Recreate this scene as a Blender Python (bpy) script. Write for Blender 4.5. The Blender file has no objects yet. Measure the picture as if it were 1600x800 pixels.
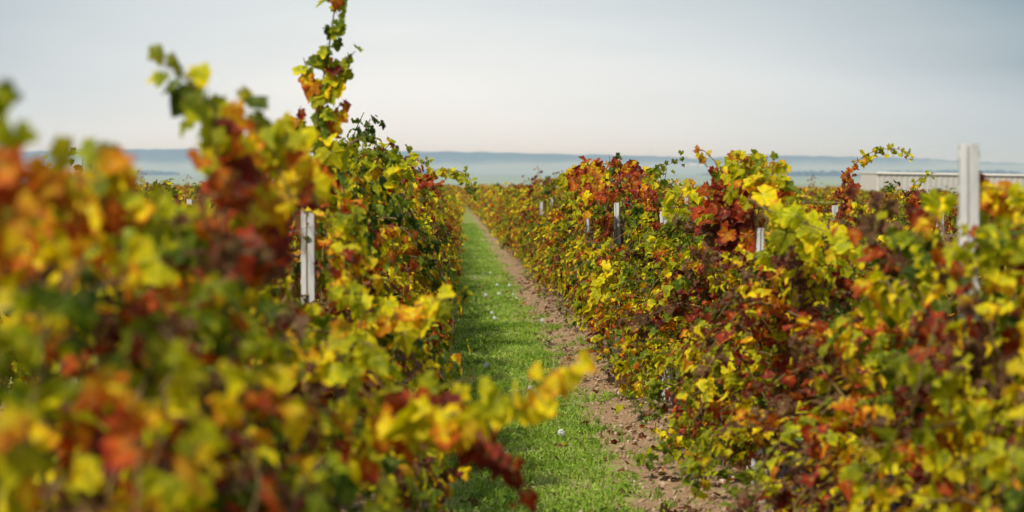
import bpy, math, random
import numpy as np
from mathutils import Vector, Matrix

R = math.radians
SC = bpy.context.scene
COL = SC.collection
rng = np.random.default_rng(7)
random.seed(7)

# ------------------------------------------------------------------ camera
F_PX = 3778.0            # focal length in pixels of a 1600 px wide frame
CAM_H = 1.6
VPX, HOR = 711.0, 262.0  # where the rows run to / eye level
cam_d = bpy.data.cameras.new('camera')
cam = bpy.data.objects.new('camera', cam_d)
COL.objects.link(cam)
cam_d.sensor_width = 36.0
cam_d.lens = 36.0 * F_PX / 1600.0
cam_d.clip_start = 0.1
cam_d.clip_end = 30000
YAW = -math.atan((800 - VPX) / F_PX)
PITCH = -math.atan((400 - HOR) / F_PX)
cam.location = (0, 0, CAM_H)
cam.rotation_euler = (math.pi / 2 + PITCH, 0, YAW)
cam_d.dof.use_dof = True
cam_d.dof.focus_distance = 17.0
cam_d.dof.aperture_fstop = 3.8
SC.camera = cam

# ------------------------------------------------------------------ world
SUN_EL, SUN_AZ = R(48), R(-145)      # azimuth measured from +Y towards +X: the sun stands to the left, a little behind
w = bpy.data.worlds.new('World')
SC.world = w
w.use_nodes = True
nt = w.node_tree
nt.nodes.clear()
N, L = nt.nodes.new, nt.links.new
out = N('ShaderNodeOutputWorld')
bg = N('ShaderNodeBackground'); bg.inputs['Strength'].default_value = 0.13
sky = N('ShaderNodeTexSky'); sky.sky_type = 'NISHITA'; sky.sun_disc = False
sky.sun_elevation = SUN_EL; sky.sun_rotation = SUN_AZ
sky.air_density = 1.4; sky.dust_density = 3.0; sky.ozone_density = 1.2
tc = N('ShaderNodeTexCoord')
mp = N('ShaderNodeMapping'); mp.inputs['Scale'].default_value = (1.3, 1.3, 9.0)
mp.inputs['Rotation'].default_value = (0, R(4), 0)
L(tc.outputs['Generated'], mp.inputs['Vector'])
nz = N('ShaderNodeTexNoise'); nz.inputs['Scale'].default_value = 1.7; nz.inputs['Detail'].default_value = 4
nz.inputs['Roughness'].default_value = 0.45
L(mp.outputs['Vector'], nz.inputs['Vector'])
sx = N('ShaderNodeSeparateXYZ'); L(tc.outputs['Generated'], sx.inputs[0])
# thin high cloud: paler towards the skyline, greyer blue higher up; greyer sides, partly lens vignetting put into the colour
zr = N('ShaderNodeMapRange'); zr.inputs['From Min'].default_value = 0.0; zr.inputs['From Max'].default_value = 0.09
L(sx.outputs['Z'], zr.inputs['Value'])
xr = N('ShaderNodeMath'); xr.operation = 'SUBTRACT'; L(sx.outputs['X'], xr.inputs[0]); xr.inputs[1].default_value = -0.02
xa = N('ShaderNodeMath'); xa.operation = 'ABSOLUTE'; L(xr.outputs[0], xa.inputs[0])
xm = N('ShaderNodeMapRange'); xm.inputs['From Min'].default_value = 0.0; xm.inputs['From Max'].default_value = 0.27
L(xa.outputs[0], xm.inputs['Value'])
def wm(op, a, b, c=None):
    n = N('ShaderNodeMath'); n.operation = op
    for i, v in enumerate((a, b, c)):
        if v is None: continue
        if isinstance(v, (int, float)): n.inputs[i].default_value = v
        else: L(v, n.inputs[i])
    return n.outputs[0]
xp = wm('POWER', xm.outputs[0], 1.4)
t = wm('MULTIPLY', zr.outputs[0], 0.40)
t = wm('MULTIPLY_ADD', xp, 0.72, t)
nn = wm('SUBTRACT', nz.outputs['Fac'], 0.5)
t = wm('MULTIPLY_ADD', nn, 1.15, t)
rp = N('ShaderNodeValToRGB'); L(t, rp.inputs[0])
e = rp.color_ramp.elements
e[0].position = 0.0; e[0].color = (0.83, 0.835, 0.83, 1)
e[1].position = 1.0; e[1].color = (0.235, 0.31, 0.37, 1)
m_ = e.new(0.42); m_.color = (0.60, 0.65, 0.68, 1)
cs = N('ShaderNodeVectorMath'); cs.operation = 'SCALE'; cs.inputs['Scale'].default_value = 9.6
L(rp.outputs[0], cs.inputs[0])
mx = N('ShaderNodeMix'); mx.data_type = 'RGBA'; mx.inputs[0].default_value = 0.9
L(sky.outputs[0], mx.inputs[6]); L(cs.outputs[0], mx.inputs[7])
L(mx.outputs[2], bg.inputs['Color']); L(bg.outputs[0], out.inputs['Surface'])

sun_d = bpy.data.lights.new('sun', 'SUN'); sun_d.energy = 5.0; sun_d.angle = R(2.0); sun_d.color = (1.0, 0.93, 0.80)
sun = bpy.data.objects.new('sun', sun_d); COL.objects.link(sun)
sdir = Vector((math.sin(SUN_AZ) * math.cos(SUN_EL), math.cos(SUN_AZ) * math.cos(SUN_EL), math.sin(SUN_EL)))
sun.rotation_euler = sdir.to_track_quat('Z', 'Y').to_euler()
sun.location = (-20, -20, 40)

SC.view_settings.view_transform = 'Standard'
SC.view_settings.look = 'None'
SC.view_settings.exposure = 0.0
SC.view_settings.gamma = 1.0
SC.view_settings.use_curve_mapping = False
SC.render.engine = 'CYCLES'
cy = SC.cycles
cy.max_bounces = 5; cy.diffuse_bounces = 3; cy.transmission_bounces = 3; cy.glossy_bounces = 2
cy.volume_bounces = 0; cy.transparent_max_bounces = 4
cy.use_denoising = True
cy.use_adaptive_sampling = True; cy.adaptive_threshold = 0.02
cy.sample_clamp_indirect = 4

# ------------------------------------------------------------------ helpers
def at(px, py, Y):
    """world point that the photograph shows at pixel (px, py), at distance Y down the rows"""
    a, b = YAW, PITCH
    fwd = Vector((-math.sin(a) * math.cos(b), math.cos(a) * math.cos(b), math.sin(b)))
    right = Vector((math.cos(a), math.sin(a), 0))
    up = right.cross(fwd)
    d = fwd * F_PX + right * (px - 800) + up * (400 - py)
    d *= Y / d.y
    return Vector((0, 0, CAM_H)) + d

def smooth(s):
    s = np.clip(s, 0, 1)
    return s * s * (3 - 2 * s)

def gz(y):
    y = np.asarray(y, float)
    base = -0.0074 * np.minimum(y, 300.0)
    return base - 17.8 * smooth((y - 300.0) / 1250.0)

_tab = rng.random((256, 256))
def vnoise(x, y, s):
    x = np.asarray(x) / s; y = np.asarray(y) / s
    xi = np.floor(x).astype(int); yi = np.floor(y).astype(int)
    fx = x - xi; fy = y - yi
    fx = fx * fx * (3 - 2 * fx); fy = fy * fy * (3 - 2 * fy)
    g = lambda a, b: _tab[a % 256, b % 256]
    return ((g(xi, yi) * (1 - fx) + g(xi + 1, yi) * fx) * (1 - fy) + (g(xi, yi + 1) * (1 - fx) + g(xi + 1, yi + 1) * fx) * fy)

def norm(v):
    return v / np.maximum(np.linalg.norm(v, axis=-1, keepdims=True), 1e-9)

def tag(o, label=None, cat=None, group=None, kind=None):
    if label: o['label'] = label
    if cat: o['category'] = cat
    if group: o['group'] = group
    if kind: o['kind'] = kind
    return o

def link(name, data, parent=None):
    o = bpy.data.objects.new(name, data)
    COL.objects.link(o)
    if parent is not None: o.parent = parent
    return o

class MB:
    """collects geometry (numpy) with per-vertex leaf data and per-face material index"""
    def __init__(s): s.v = []; s.f = []; s.m = []; s.a = []; s.n = 0; s.sm = []
    def add(s, v, f, mat=0, attr=None, smooth=False):
        v = np.asarray(v, float).reshape(-1, 3)
        if len(v) == 0: return
        s.v.append(v)
        f = np.asarray(f, int)
        s.f.append((f + s.n)); s.m.append(np.full(len(f), mat)); s.sm.append(np.full(len(f), smooth))
        s.a.append(np.zeros((len(v), 4)) if attr is None else attr)
        s.n += len(v)
    def mesh(s, name, mats):
        me = bpy.data.meshes.new(name)
        V = np.concatenate(s.v)
        me.vertices.add(len(V)); me.vertices.foreach_set('co', V.ravel())
        loops = np.concatenate([f.ravel() for f in s.f])
        sizes = np.concatenate([np.full(len(f), f.shape[1]) for f in s.f])
        me.loops.add(len(loops)); me.loops.foreach_set('vertex_index', loops)
        st = np.concatenate([[0], np.cumsum(sizes)[:-1]])
        me.polygons.add(len(sizes)); me.polygons.foreach_set('loop_start', st); me.polygons.foreach_set('loop_total', sizes)
        me.polygons.foreach_set('material_index', np.concatenate(s.m))
        me.polygons.foreach_set('use_smooth', np.concatenate(s.sm))
        A = me.attributes.new('leaf', 'FLOAT_COLOR', 'POINT'); A.data.foreach_set('color', np.concatenate(s.a).ravel())
        me.update(calc_edges=True)
        for m in mats: me.materials.append(m)
        return me

def box(mb, c, d, mat=0, rot=None):
    c = np.array(c, float); d = np.array(d, float) / 2
    v = np.array([[x, y, z] for x in (-1, 1) for y in (-1, 1) for z in (-1, 1)]) * d
    if rot is not None: v = v @ np.array(rot).T
    f = [[0, 1, 3, 2], [4, 6, 7, 5], [0, 4, 5, 1], [2, 3, 7, 6], [0, 2, 6, 4], [1, 5, 7, 3]]
    mb.add(v + c, f, mat)

def tube(mb, pts, rad, sides=5, mat=0, attr=None):
    pts = np.asarray(pts, float); n = len(pts)
    rad = np.broadcast_to(np.asarray(rad, float), (n,))
    tg = np.gradient(pts, axis=0); tg = norm(tg)
    ref = np.array([0.31, 0.95, 0.05]) if abs(tg[:, 2]).mean() > 0.6 else np.array([0.05, 0.1, 1.0])
    a = norm(np.cross(tg, ref)); b = np.cross(tg, a)
    th = np.arange(sides) * 2 * np.pi / sides
    ring = a[:, None] * np.cos(th)[None, :, None] + b[:, None] * np.sin(th)[None, :, None]
    v = pts[:, None] + ring * rad[:, None, None]
    f = []
    for i in range(n - 1):
        for k in range(sides):
            k2 = (k + 1) % sides
            f.append([i * sides + k, i * sides + k2, (i + 1) * sides + k2, (i + 1) * sides + k])
    at_ = None
    if attr is not None: at_ = np.tile(np.array(attr, float), (n * sides, 1))
    mb.add(v.reshape(-1, 3), f, mat, at_, smooth=True)

# ------------------------------------------------------------------ materials
def mat(name):
    m = bpy.data.materials.new(name); m.use_nodes = True
    t = m.node_tree; t.nodes.clear()
    return m, t

def nodes(t):
    def N(kind, **kw):
        n = t.nodes.new(kind)
        for k, v in kw.items(): setattr(n, k, v)
        return n
    def M(op, a, b=None, c=None, clamp=False):
        n = t.nodes.new('ShaderNodeMath'); n.operation = op; n.use_clamp = clamp
        for i, v in enumerate((a, b, c)):
            if v is None: continue
            if isinstance(v, (int, float)): n.inputs[i].default_value = v
            else: t.links.new(v, n.inputs[i])
        return n.outputs[0]
    def ramp(fac, stops, interp='LINEAR'):
        n = t.nodes.new('ShaderNodeValToRGB'); n.color_ramp.interpolation = interp
        e = n.color_ramp.elements
        while len(e) < len(stops): e.new(0.5)
        for q, (p, c) in zip(e, stops): q.position = p; q.color = (*c, 1)
        t.links.new(fac, n.inputs[0]); return n.outputs[0]
    def noise(vec, scale, detail=3, rough=0.5, dist=0.0):
        n = t.nodes.new('ShaderNodeTexNoise'); n.inputs['Scale'].default_value = scale
        n.inputs['Detail'].default_value = detail; n.inputs['Roughness'].default_value = rough
        n.inputs['Distortion'].default_value = dist
        if vec is not None: t.links.new(vec, n.inputs['Vector'])
        return n.outputs['Fac']
    def mix(f, a, b, mode='MIX'):
        n = t.nodes.new('ShaderNodeMix'); n.data_type = 'RGBA'; n.blend_type = mode
        for i, v in ((0, f), (6, a), (7, b)):
            if isinstance(v, (int, float)): n.inputs[i].default_value = v
            elif isinstance(v, tuple): n.inputs[i].default_value = (*v, 1)
            else: t.links.new(v, n.inputs[i])
        return n.outputs[2]
    return N, M, ramp, noise, mix

LEAF_STOPS = [
    (0.00, (0.035, 0.060, 0.007)), (0.14, (0.085, 0.125, 0.008)), (0.28, (0.20, 0.22, 0.010)),
    (0.41, (0.38, 0.37, 0.008)), (0.52, (0.64, 0.50, 0.008)), (0.60, (0.48, 0.23, 0.008)),
    (0.68, (0.38, 0.09, 0.008)), (0.78, (0.28, 0.035, 0.010)), (0.89, (0.11, 0.017, 0.014)),
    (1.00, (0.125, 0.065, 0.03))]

def leaf_material():
    m, t = mat('vine_leaf')
    N, M, ramp, noise, mix = nodes(t)
    at_ = N('ShaderNodeAttribute', attribute_name='leaf')
    sp = N('ShaderNodeSeparateColor'); t.links.new(at_.outputs['Color'], sp.inputs[0])
    v, rad, rnd = sp.outputs[0], sp.outputs[1], sp.outputs[2]
    patch = at_.outputs['Alpha']
    geo = N('ShaderNodeNewGeometry')
    n1 = noise(geo.outputs['Position'], 1.25, 2, 0.6)
    n2 = noise(geo.outputs['Position'], 5.0, 2, 0.5)
    n3 = noise(geo.outputs['Position'], 45.0, 2, 0.6)
    big = M('MULTIPLY', M('SUBTRACT', n1, 0.5), 1.9)
    med = M('MULTIPLY', M('SUBTRACT', n2, 0.5), 0.45)
    f = M('MULTIPLY_ADD', M('ADD', big, med), patch, v)
    # edges of a leaf turn first, and mottling
    f = M('MULTIPLY_ADD', M('MULTIPLY', rad, rad), M('MULTIPLY', rnd, 0.24), f)
    f = M('MULTIPLY_ADD', M('SUBTRACT', n3, 0.5), 0.34, f, clamp=True)
    col = ramp(f, LEAF_STOPS)
    col = mix(M('MULTIPLY', M('LESS_THAN', rad, 0.16), 0.35), col, (0.45, 0.42, 0.12))
    br = M('MULTIPLY_ADD', rnd, 0.7, 0.72)
    sc = N('ShaderNodeVectorMath', operation='SCALE'); t.links.new(col, sc.inputs[0]); t.links.new(br, sc.inputs['Scale'])
    col = sc.outputs[0]
    bs = N('ShaderNodeBsdfPrincipled'); t.links.new(col, bs.inputs['Base Color'])
    bs.inputs['Roughness'].default_value = 0.55; bs.inputs['Specular IOR Level'].default_value = 0.12
    tr = N('ShaderNodeBsdfTranslucent')
    hs = N('ShaderNodeHueSaturation'); hs.inputs['Saturation'].default_value = 1.1; hs.inputs['Value'].default_value = 1.5
    t.links.new(col, hs.inputs['Color']); t.links.new(hs.outputs[0], tr.inputs['Color'])
    ms = N('ShaderNodeMixShader'); ms.inputs[0].default_value = 0.40
    t.links.new(bs.outputs[0], ms.inputs[1]); t.links.new(tr.outputs[0], ms.inputs[2])
    bu = N('ShaderNodeBump'); bu.inputs['Strength'].default_value = 0.35; bu.inputs['Distance'].default_value = 0.01
    t.links.new(n3, bu.inputs['Height']); t.links.new(bu.outputs[0], bs.inputs['Normal'])
    o = N('ShaderNodeOutputMaterial'); t.links.new(ms.outputs[0], o.inputs[0])
    return m

def simple(name, stops, scale=20, rough=0.8, detail=4, bump=0.3, bdist=0.01, metallic=0.0, stretch=None, coords='pos', spec=0.3, trans=0.0):
    m, t = mat(name)
    N, M, ramp, noise, mix = nodes(t)
    if coords == 'pos': v = N('ShaderNodeNewGeometry').outputs['Position']
    else: v = N('ShaderNodeTexCoord').outputs['Object']
    if stretch:
        mp = N('ShaderNodeMapping'); mp.inputs['Scale'].default_value = stretch
        t.links.new(v, mp.inputs['Vector']); v = mp.outputs[0]
    f = noise(v, scale, detail, 0.6)
    c = ramp(f, stops)
    bs = N('ShaderNodeBsdfPrincipled'); t.links.new(c, bs.inputs['Base Color'])
    bs.inputs['Roughness'].default_value = rough; bs.inputs['Metallic'].default_value = metallic
    bs.inputs['Specular IOR Level'].default_value = spec
    if bump:
        bu = N('ShaderNodeBump'); bu.inputs['Strength'].default_value = bump; bu.inputs['Distance'].default_value = bdist
        t.links.new(f, bu.inputs['Height']); t.links.new(bu.outputs[0], bs.inputs['Normal'])
    o = N('ShaderNodeOutputMaterial')
    if trans:
        tr = N('ShaderNodeBsdfTranslucent'); t.links.new(c, tr.inputs['Color'])
        ms = N('ShaderNodeMixShader'); ms.inputs[0].default_value = trans
        t.links.new(bs.outputs[0], ms.inputs[1]); t.links.new(tr.outputs[0], ms.inputs[2])
        t.links.new(ms.outputs[0], o.inputs[0])
    else:
        t.links.new(bs.outputs[0], o.inputs[0])
    return m

M_LEAF = leaf_material()
M_CANE = simple('cane', [(0.3, (0.10, 0.055, 0.02)), (0.7, (0.22, 0.15, 0.05))], 30)
M_BARK = simple('bark', [(0.3, (0.05, 0.035, 0.028)), (0.7, (0.20, 0.15, 0.12))], 26, bump=0.8, stretch=(1, 1, 0.2))
M_GRAPE = simple('grape_skin', [(0.3, (0.008, 0.008, 0.018)), (0.7, (0.035, 0.035, 0.06))], 30, rough=0.5, bump=0)
M_STEEL = simple('galvanised_steel', [(0.25, (0.26, 0.25, 0.24)), (0.45, (0.42, 0.42, 0.42)), (0.68, (0.58, 0.58, 0.57))], 14, rough=0.55, bump=0.2, stretch=(1, 1, 0.25))
M_WIRE = simple('wire', [(0.3, (0.22, 0.21, 0.2)), (0.7, (0.4, 0.38, 0.36))], 9, rough=0.5, bump=0)
M_RED = simple('red_plastic', [(0.3, (0.62, 0.01, 0.03)), (0.7, (0.75, 0.02, 0.06))], 12, rough=0.5, bump=0)
M_PUFF = simple('seed_fluff', [(0.3, (0.72, 0.72, 0.70)), (0.7, (0.85, 0.85, 0.83))], 60, rough=0.9, bump=0, trans=0.4)
M_STALK = simple('stalk', [(0.3, (0.16, 0.20, 0.05)), (0.7, (0.30, 0.28, 0.12))], 20, bump=0)

def row_x(i):   # trunk line of row i; 0 is right of the lane, -1 left of it
    return 1.5 + 2.13 * i

def grass_factor(N, M, t, noise, pos):
    sep = N('ShaderNodeSeparateXYZ'); t.links.new(pos, sep.inputs[0])
    # lane coordinate: distance from the middle of the lane between two rows
    u = M('DIVIDE', M('SUBTRACT', sep.outputs['X'], row_x(0)), 2.13)
    fr = M('SUBTRACT', u, M('FLOOR', u))
    d = M('ABSOLUTE', M('SUBTRACT', fr, 0.495))
    n = noise(pos, 2.2, 5, 0.6); n = M('MULTIPLY', M('SUBTRACT', n, 0.5), 0.34)
    n2 = noise(pos, 14.0, 3, 0.6); n = M('MULTIPLY_ADD', M('SUBTRACT', n2, 0.5), 0.16, n)
    return M('MULTIPLY', M('SUBTRACT', 0.262, M('ADD', d, n)), 16.0, clamp=True), sep

def ground_material():
    m, t = mat('vineyard_ground')
    N, M, ramp, noise, mix = nodes(t)
    geo = N('ShaderNodeNewGeometry'); pos = geo.outputs['Position']
    g, sep = grass_factor(N, M, t, noise, pos)
    nf = noise(pos, 38.0, 5, 0.7); nm = noise(pos, 5.0, 4, 0.6); ng = noise(pos, 120.0, 3, 0.7)
    soil = ramp(nf, [(0.30, (0.115, 0.065, 0.036)), (0.5, (0.30, 0.195, 0.115)), (0.72, (0.50, 0.36, 0.23))])
    soil = mix(M('MULTIPLY', nm, 0.5), soil, (0.35, 0.22, 0.13))
    grass = ramp(M('MULTIPLY_ADD', nm, 0.6, M('MULTIPLY', ng, 0.4)), [(0.32, (0.12, 0.17, 0.03)), (0.5, (0.26, 0.30, 0.07)), (0.68, (0.40, 0.38, 0.17))])
    near = mix(g, soil, grass)
    # beyond the vineyard: tilled field, then strips of plain
    y = sep.outputs['Y']
    wob = M('MULTIPLY_ADD', noise(pos, 0.0012, 3, 0.6), 900.0, M('MULTIPLY_ADD', sep.outputs['X'], 0.12, y))
    fields = ramp(M('DIVIDE', wob, 11000.0), [
        (0.00, (0.40, 0.27, 0.17)), (0.20, (0.50, 0.32, 0.23)), (0.295, (0.52, 0.34, 0.26)), (0.30, (0.10, 0.15, 0.07)), (0.315, (0.18, 0.25, 0.12)), (0.36, (0.22, 0.28, 0.15)), (0.37, (0.36, 0.33, 0.22)), (0.41, (0.15, 0.22, 0.11)), (0.47, (0.30, 0.30, 0.18)), (0.48, (0.13, 0.19, 0.10)), (0.55, (0.20, 0.26, 0.15)),
        (0.60, (0.30, 0.29, 0.20)), (0.62, (0.14, 0.19, 0.11)), (0.75, (0.20, 0.25, 0.16)), (1.0, (0.22, 0.25, 0.18))], 'LINEAR')
    far = M('MULTIPLY', M('SUBTRACT', y, 232.0), 0.08, clamp=True)
    col = mix(far, near, fields)
    bs = N('ShaderNodeBsdfPrincipled'); t.links.new(col, bs.inputs['Base Color'])
    bs.inputs['Roughness'].default_value = 0.95; bs.inputs['Specular IOR Level'].default_value = 0.1
    bu = N('ShaderNodeBump'); bu.inputs['Strength'].default_value = 0.9; bu.inputs['Distance'].default_value = 0.02
    t.links.new(nf, bu.inputs['Height']); t.links.new(bu.outputs[0], bs.inputs['Normal'])
    o = N('ShaderNodeOutputMaterial'); t.links.new(bs.outputs[0], o.inputs[0])
    return m

# ------------------------------------------------------------------ setting: ground, hills
def grass_mask(x, y):
    u = (x - row_x(0)) / 2.13; fr = u - np.floor(u)
    d = np.abs(fr - 0.495)
    n = (vnoise(x + 31, y, 0.45) - 0.5) * 0.16 + (vnoise(x, y + 9, 0.12) - 0.5) * 0.08
    return (0.25 - (d + n)) * 12

def ground_h(x, y):
    x = np.asarray(x, float); y = np.asarray(y, float)
    z = gz(y)
    fade = np.clip((70 - y) / 30, 0, 1) * np.clip((8 - np.abs(x)) / 3, 0, 1)
    g = np.clip(grass_mask(x, y), 0, 1)
    b = 0.05 * (vnoise(x, y, 0.8) - 0.5) + 0.03 * (vnoise(x + 5, y, 0.25) - 0.5)
    clod = 0.035 * (vnoise(x, y + 3, 0.09) - 0.5) + 0.02 * (vnoise(x, y, 0.045) - 0.5)
    u = (x - row_x(0)) / 2.13; fr = np.abs(u - np.round(u)) * 2.13
    berm = 0.07 * np.exp(-(fr / 0.28) ** 2)
    return z + fade * (b + clod * (1 - 0.7 * g) + berm)

def build_ground():
    xs = np.concatenate([-np.geomspace(4200, 3.2, 46), np.arange(-2.6, 3.2, 0.04), np.geomspace(3.6, 4200, 46)])
    ys = np.concatenate([np.linspace(-40, 4, 12), np.arange(5, 30, 0.045), np.arange(30, 70, 0.2), np.arange(70, 300, 4), np.geomspace(300, 12500, 90)])
    X, Y = np.meshgrid(xs, ys)
    Z = ground_h(X, Y)
    nx, ny = len(xs), len(ys)
    i = np.arange(nx * ny).reshape(ny, nx)
    f = np.stack([i[:-1, :-1], i[:-1, 1:], i[1:, 1:], i[1:, :-1]], -1).reshape(-1, 4)
    mb = MB(); mb.add(np.stack([X, Y, Z], -1).reshape(-1, 3), f, 0, None, True)
    tag(link('ground', mb.mesh('ground', [ground_material()])), kind='structure')
build_ground()

def build_hills():
    # a long wooded ridge ten kilometres off, its foot in the plain
    m, t = mat('wooded_ridge')
    N, M, ramp, noise, mix = nodes(t)
    pos = N('ShaderNodeNewGeometry').outputs['Position']
    sep = N('ShaderNodeSeparateXYZ'); t.links.new(pos, sep.inputs[0])
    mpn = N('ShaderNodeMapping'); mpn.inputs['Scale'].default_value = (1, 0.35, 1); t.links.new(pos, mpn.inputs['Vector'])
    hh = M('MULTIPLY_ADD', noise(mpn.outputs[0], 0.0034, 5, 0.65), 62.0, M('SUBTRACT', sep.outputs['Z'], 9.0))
    col = ramp(M('DIVIDE', hh, 90.0), [(0.16, (0.22, 0.27, 0.22)), (0.30, (0.27, 0.30, 0.24)), (0.44, (0.17, 0.21, 0.15)), (0.62, (0.04, 0.06, 0.035)), (1.0, (0.02, 0.035, 0.02))])  # dark woods on top; pale lower slopes are fields, with mist painted into their colour
    bs = N('ShaderNodeBsdfDiffuse'); t.links.new(col, bs.inputs['Color'])
    o = N('ShaderNodeOutputMaterial'); t.links.new(bs.outputs[0], o.inputs[0])
    xs = np.linspace(-4100, 4100, 900); vs = np.linspace(0, 1, 14)
    px = VPX + xs / 9500 * F_PX
    yk = np.interp(px, [-400, 80, 300, 640, 900, 1060, 1085, 1110, 1200, 1400, 1600, 2200], [240, 234, 231, 237, 239, 243, 246, 246, 244, 247, 254, 262])
    top = CAM_H + (HOR - yk) / F_PX * 9500
    top = top + 11.0 * (vnoise(xs, xs * 0, 420) - 0.5) + 5.0 * (vnoise(xs, xs * 0 + 5, 30) - 0.5)
    V = []
    for k, v in enumerate(vs):
        y = 8600 + 900 * v + 160 * (vnoise(xs, xs * 0 + k * 0.25, 700) - 0.5) * (1 - v)
        z = -21 + (top + 21) * (v ** 1.25)
        V.append(np.stack([xs, y, z], -1))
    V.append(np.stack([xs, np.full_like(xs, 10400), top * 0 - 21], -1))
    V = np.array(V); ny, nx = V.shape[:2]
    i = np.arange(nx * ny).reshape(ny, nx)
    f = np.stack([i[:-1, :-1], i[:-1, 1:], i[1:, 1:], i[1:, :-1]], -1).reshape(-1, 4)
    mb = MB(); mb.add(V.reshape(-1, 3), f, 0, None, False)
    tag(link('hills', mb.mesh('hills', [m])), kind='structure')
build_hills()

def build_woods():
    m = simple('far_wood', [(0.3, (0.01, 0.02, 0.012)), (0.7, (0.03, 0.045, 0.025))], 0.05, bump=0)
    mb = MB()
    def strip(x0, x1, Y, h):
        a = (x0 - VPX) / F_PX * Y; b = (x1 - VPX) / F_PX * Y
        n = max(6, int((b - a) / 7))
        for q in range(n):
            c = np.array([a + (b - a) * (q + rng.random()) / n, Y + rng.uniform(-25, 25), gz(Y) + h * 0.4])
            edge = min(1, 0.35 + 3 * min(q, n - q) / n)
            s = h * rng.uniform(0.45, 0.75) * edge
            th = np.linspace(0, 2 * np.pi, 8, endpoint=False)
            rings = [np.stack([np.cos(th) * r * rng.uniform(0.8, 1.2, 8) + c[0], np.sin(th) * r + c[1], np.full(8, z) + c[2]], -1) for r, z in ((s, -h * 0.45), (s * 1.25, 0.0), (s * 0.9, s * 0.75), (0.1, s * 1.1))]
            V = np.concatenate(rings); f = [[i * 8 + k, i * 8 + (k + 1) % 8, (i + 1) * 8 + (k + 1) % 8, (i + 1) * 8 + k] for i in range(3) for k in range(8)]
            mb.add(V, f)
    strip(615, 712, 6400, 16); strip(560, 690, 7400, 14); strip(1190, 1330, 6000, 13); strip(1335, 1620, 5600, 13)
    strip(1440, 1600, 7200, 14); strip(900, 1010, 7600, 9); strip(150, 280, 7000, 12); strip(1090, 1190, 6900, 8); strip(1035, 1095, 2000, 5)
    tag(link('woods', mb.mesh('woods', [m])), 'bluish lines of distant woodland across the hazy plain', 'woodland', kind='stuff')
build_woods()

def gable(mb, c, d, h, roof_h):
    box(mb, (c[0], c[1], c[2] + h / 2), (d[0], d[1], h), 0)
    x, y = d[0] / 2 + .3, d[1] / 2 + .3; z = c[2] + h + 0.02
    v = np.array([[-x, -y, 0], [x, -y, 0], [x, y, 0], [-x, y, 0], [-x, 0, roof_h], [x, 0, roof_h]]) + np.array([c[0], c[1], z])
    return v
M_WHITE = simple('white_wall', [(0.3, (0.8, 0.8, 0.78)), (0.7, (0.88, 0.88, 0.86))], 0.3, bump=0)
M_ROOFC = simple('pale_roof', [(0.3, (0.70, 0.68, 0.66)), (0.7, (0.78, 0.76, 0.74))], 0.3, bump=0)
for px, wd, dp, h in ((1070, 20, 14, 7), (1079, 14, 12, 10), (1086, 22, 14, 8), (1096, 16, 12, 6)):
    Y = 9100.0; wd *= .8; h *= .7
    X = (px - VPX) / F_PX * Y
    root = tag(link('farm_building', None), {1070: 'leftmost of the tiny white farm buildings at the foot of the hazy ridge',
        1079: 'tallest of the tiny white farm buildings at the foot of the hazy ridge', 1086: 'widest of the tiny white farm buildings under the hazy ridge',
        1096: 'rightmost of the tiny white farm buildings under the hazy ridge'}[px], 'farm building', 'white farm buildings under the ridge')
    root.location = (X, Y, 6)
    mb = MB(); v = gable(mb, (0, 0, 0), (wd, dp), h, 4); link('wall', mb.mesh('wall', [M_WHITE]), root)
    mb = MB(); mb.add(v, [[0, 1, 5, 4], [2, 3, 4, 5]]); mb.add(v, [[0, 4, 3], [1, 2, 5]]); link('roof', mb.mesh('roof', [M_ROOFC]), root)

# haze: one closed box of even density round everything but the sky
hz_m, hz_t = mat('haze_air')
pv = hz_t.nodes.new('ShaderNodeVolumePrincipled')
pv.inputs['Color'].default_value = (0.45, 0.69, 1.0, 1); pv.inputs['Density'].default_value = 0.000155; pv.inputs['Absorption Color'].default_value = (1, 1, 1, 1)
pv.inputs['Anisotropy'].default_value = 0.0
ho = hz_t.nodes.new('ShaderNodeOutputMaterial'); hz_t.links.new(pv.outputs[0], ho.inputs['Volume'])
mb = MB(); box(mb, (0, 6200, 24), (9400, 13400, 96))
tag(link('haze', mb.mesh('haze', [hz_m])), 'pale blue haze lying over the plain and the far ridge', 'haze', kind='stuff')

# ------------------------------------------------------------------ vine leaves
def leaf_template(kind):
    if kind == 'hi':
        pol = [(180, .10), (168, .42), (150, .58), (138, .53), (122, .68), (106, .58), (94, .54), (76, .70), (60, .80), (48, .68), (36, .64), (18, .80), (0, .96)]
    elif kind == 'mid':
        pol = [(180, .12), (155, .58), (122, .68), (93, .55), (58, .80), (34, .66), (0, .94)]
    else:
        pol = [(180, .15), (135, .56), (60, .68), (0, .90)]
    right = pol
    left = [(-a, r) for a, r in pol[-2:0:-1]]
    P = []
    for a, r in right + left:
        P.append((math.sin(math.radians(a)) * r, math.cos(math.radians(a)) * r))
    P = np.array(P) * 0.62
    P = np.concatenate([[[0, 0]], P]); n = len(P) - 1
    F = np.array([[0, 1 + (k + 1) % n, 1 + k] for k in range(n)])
    rr = np.linalg.norm(P, axis=1) / 0.6
    return P, F, np.clip(rr, 0, 1)
TPL = {k: leaf_template(k) for k in ('hi', 'mid', 'low')}

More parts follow.
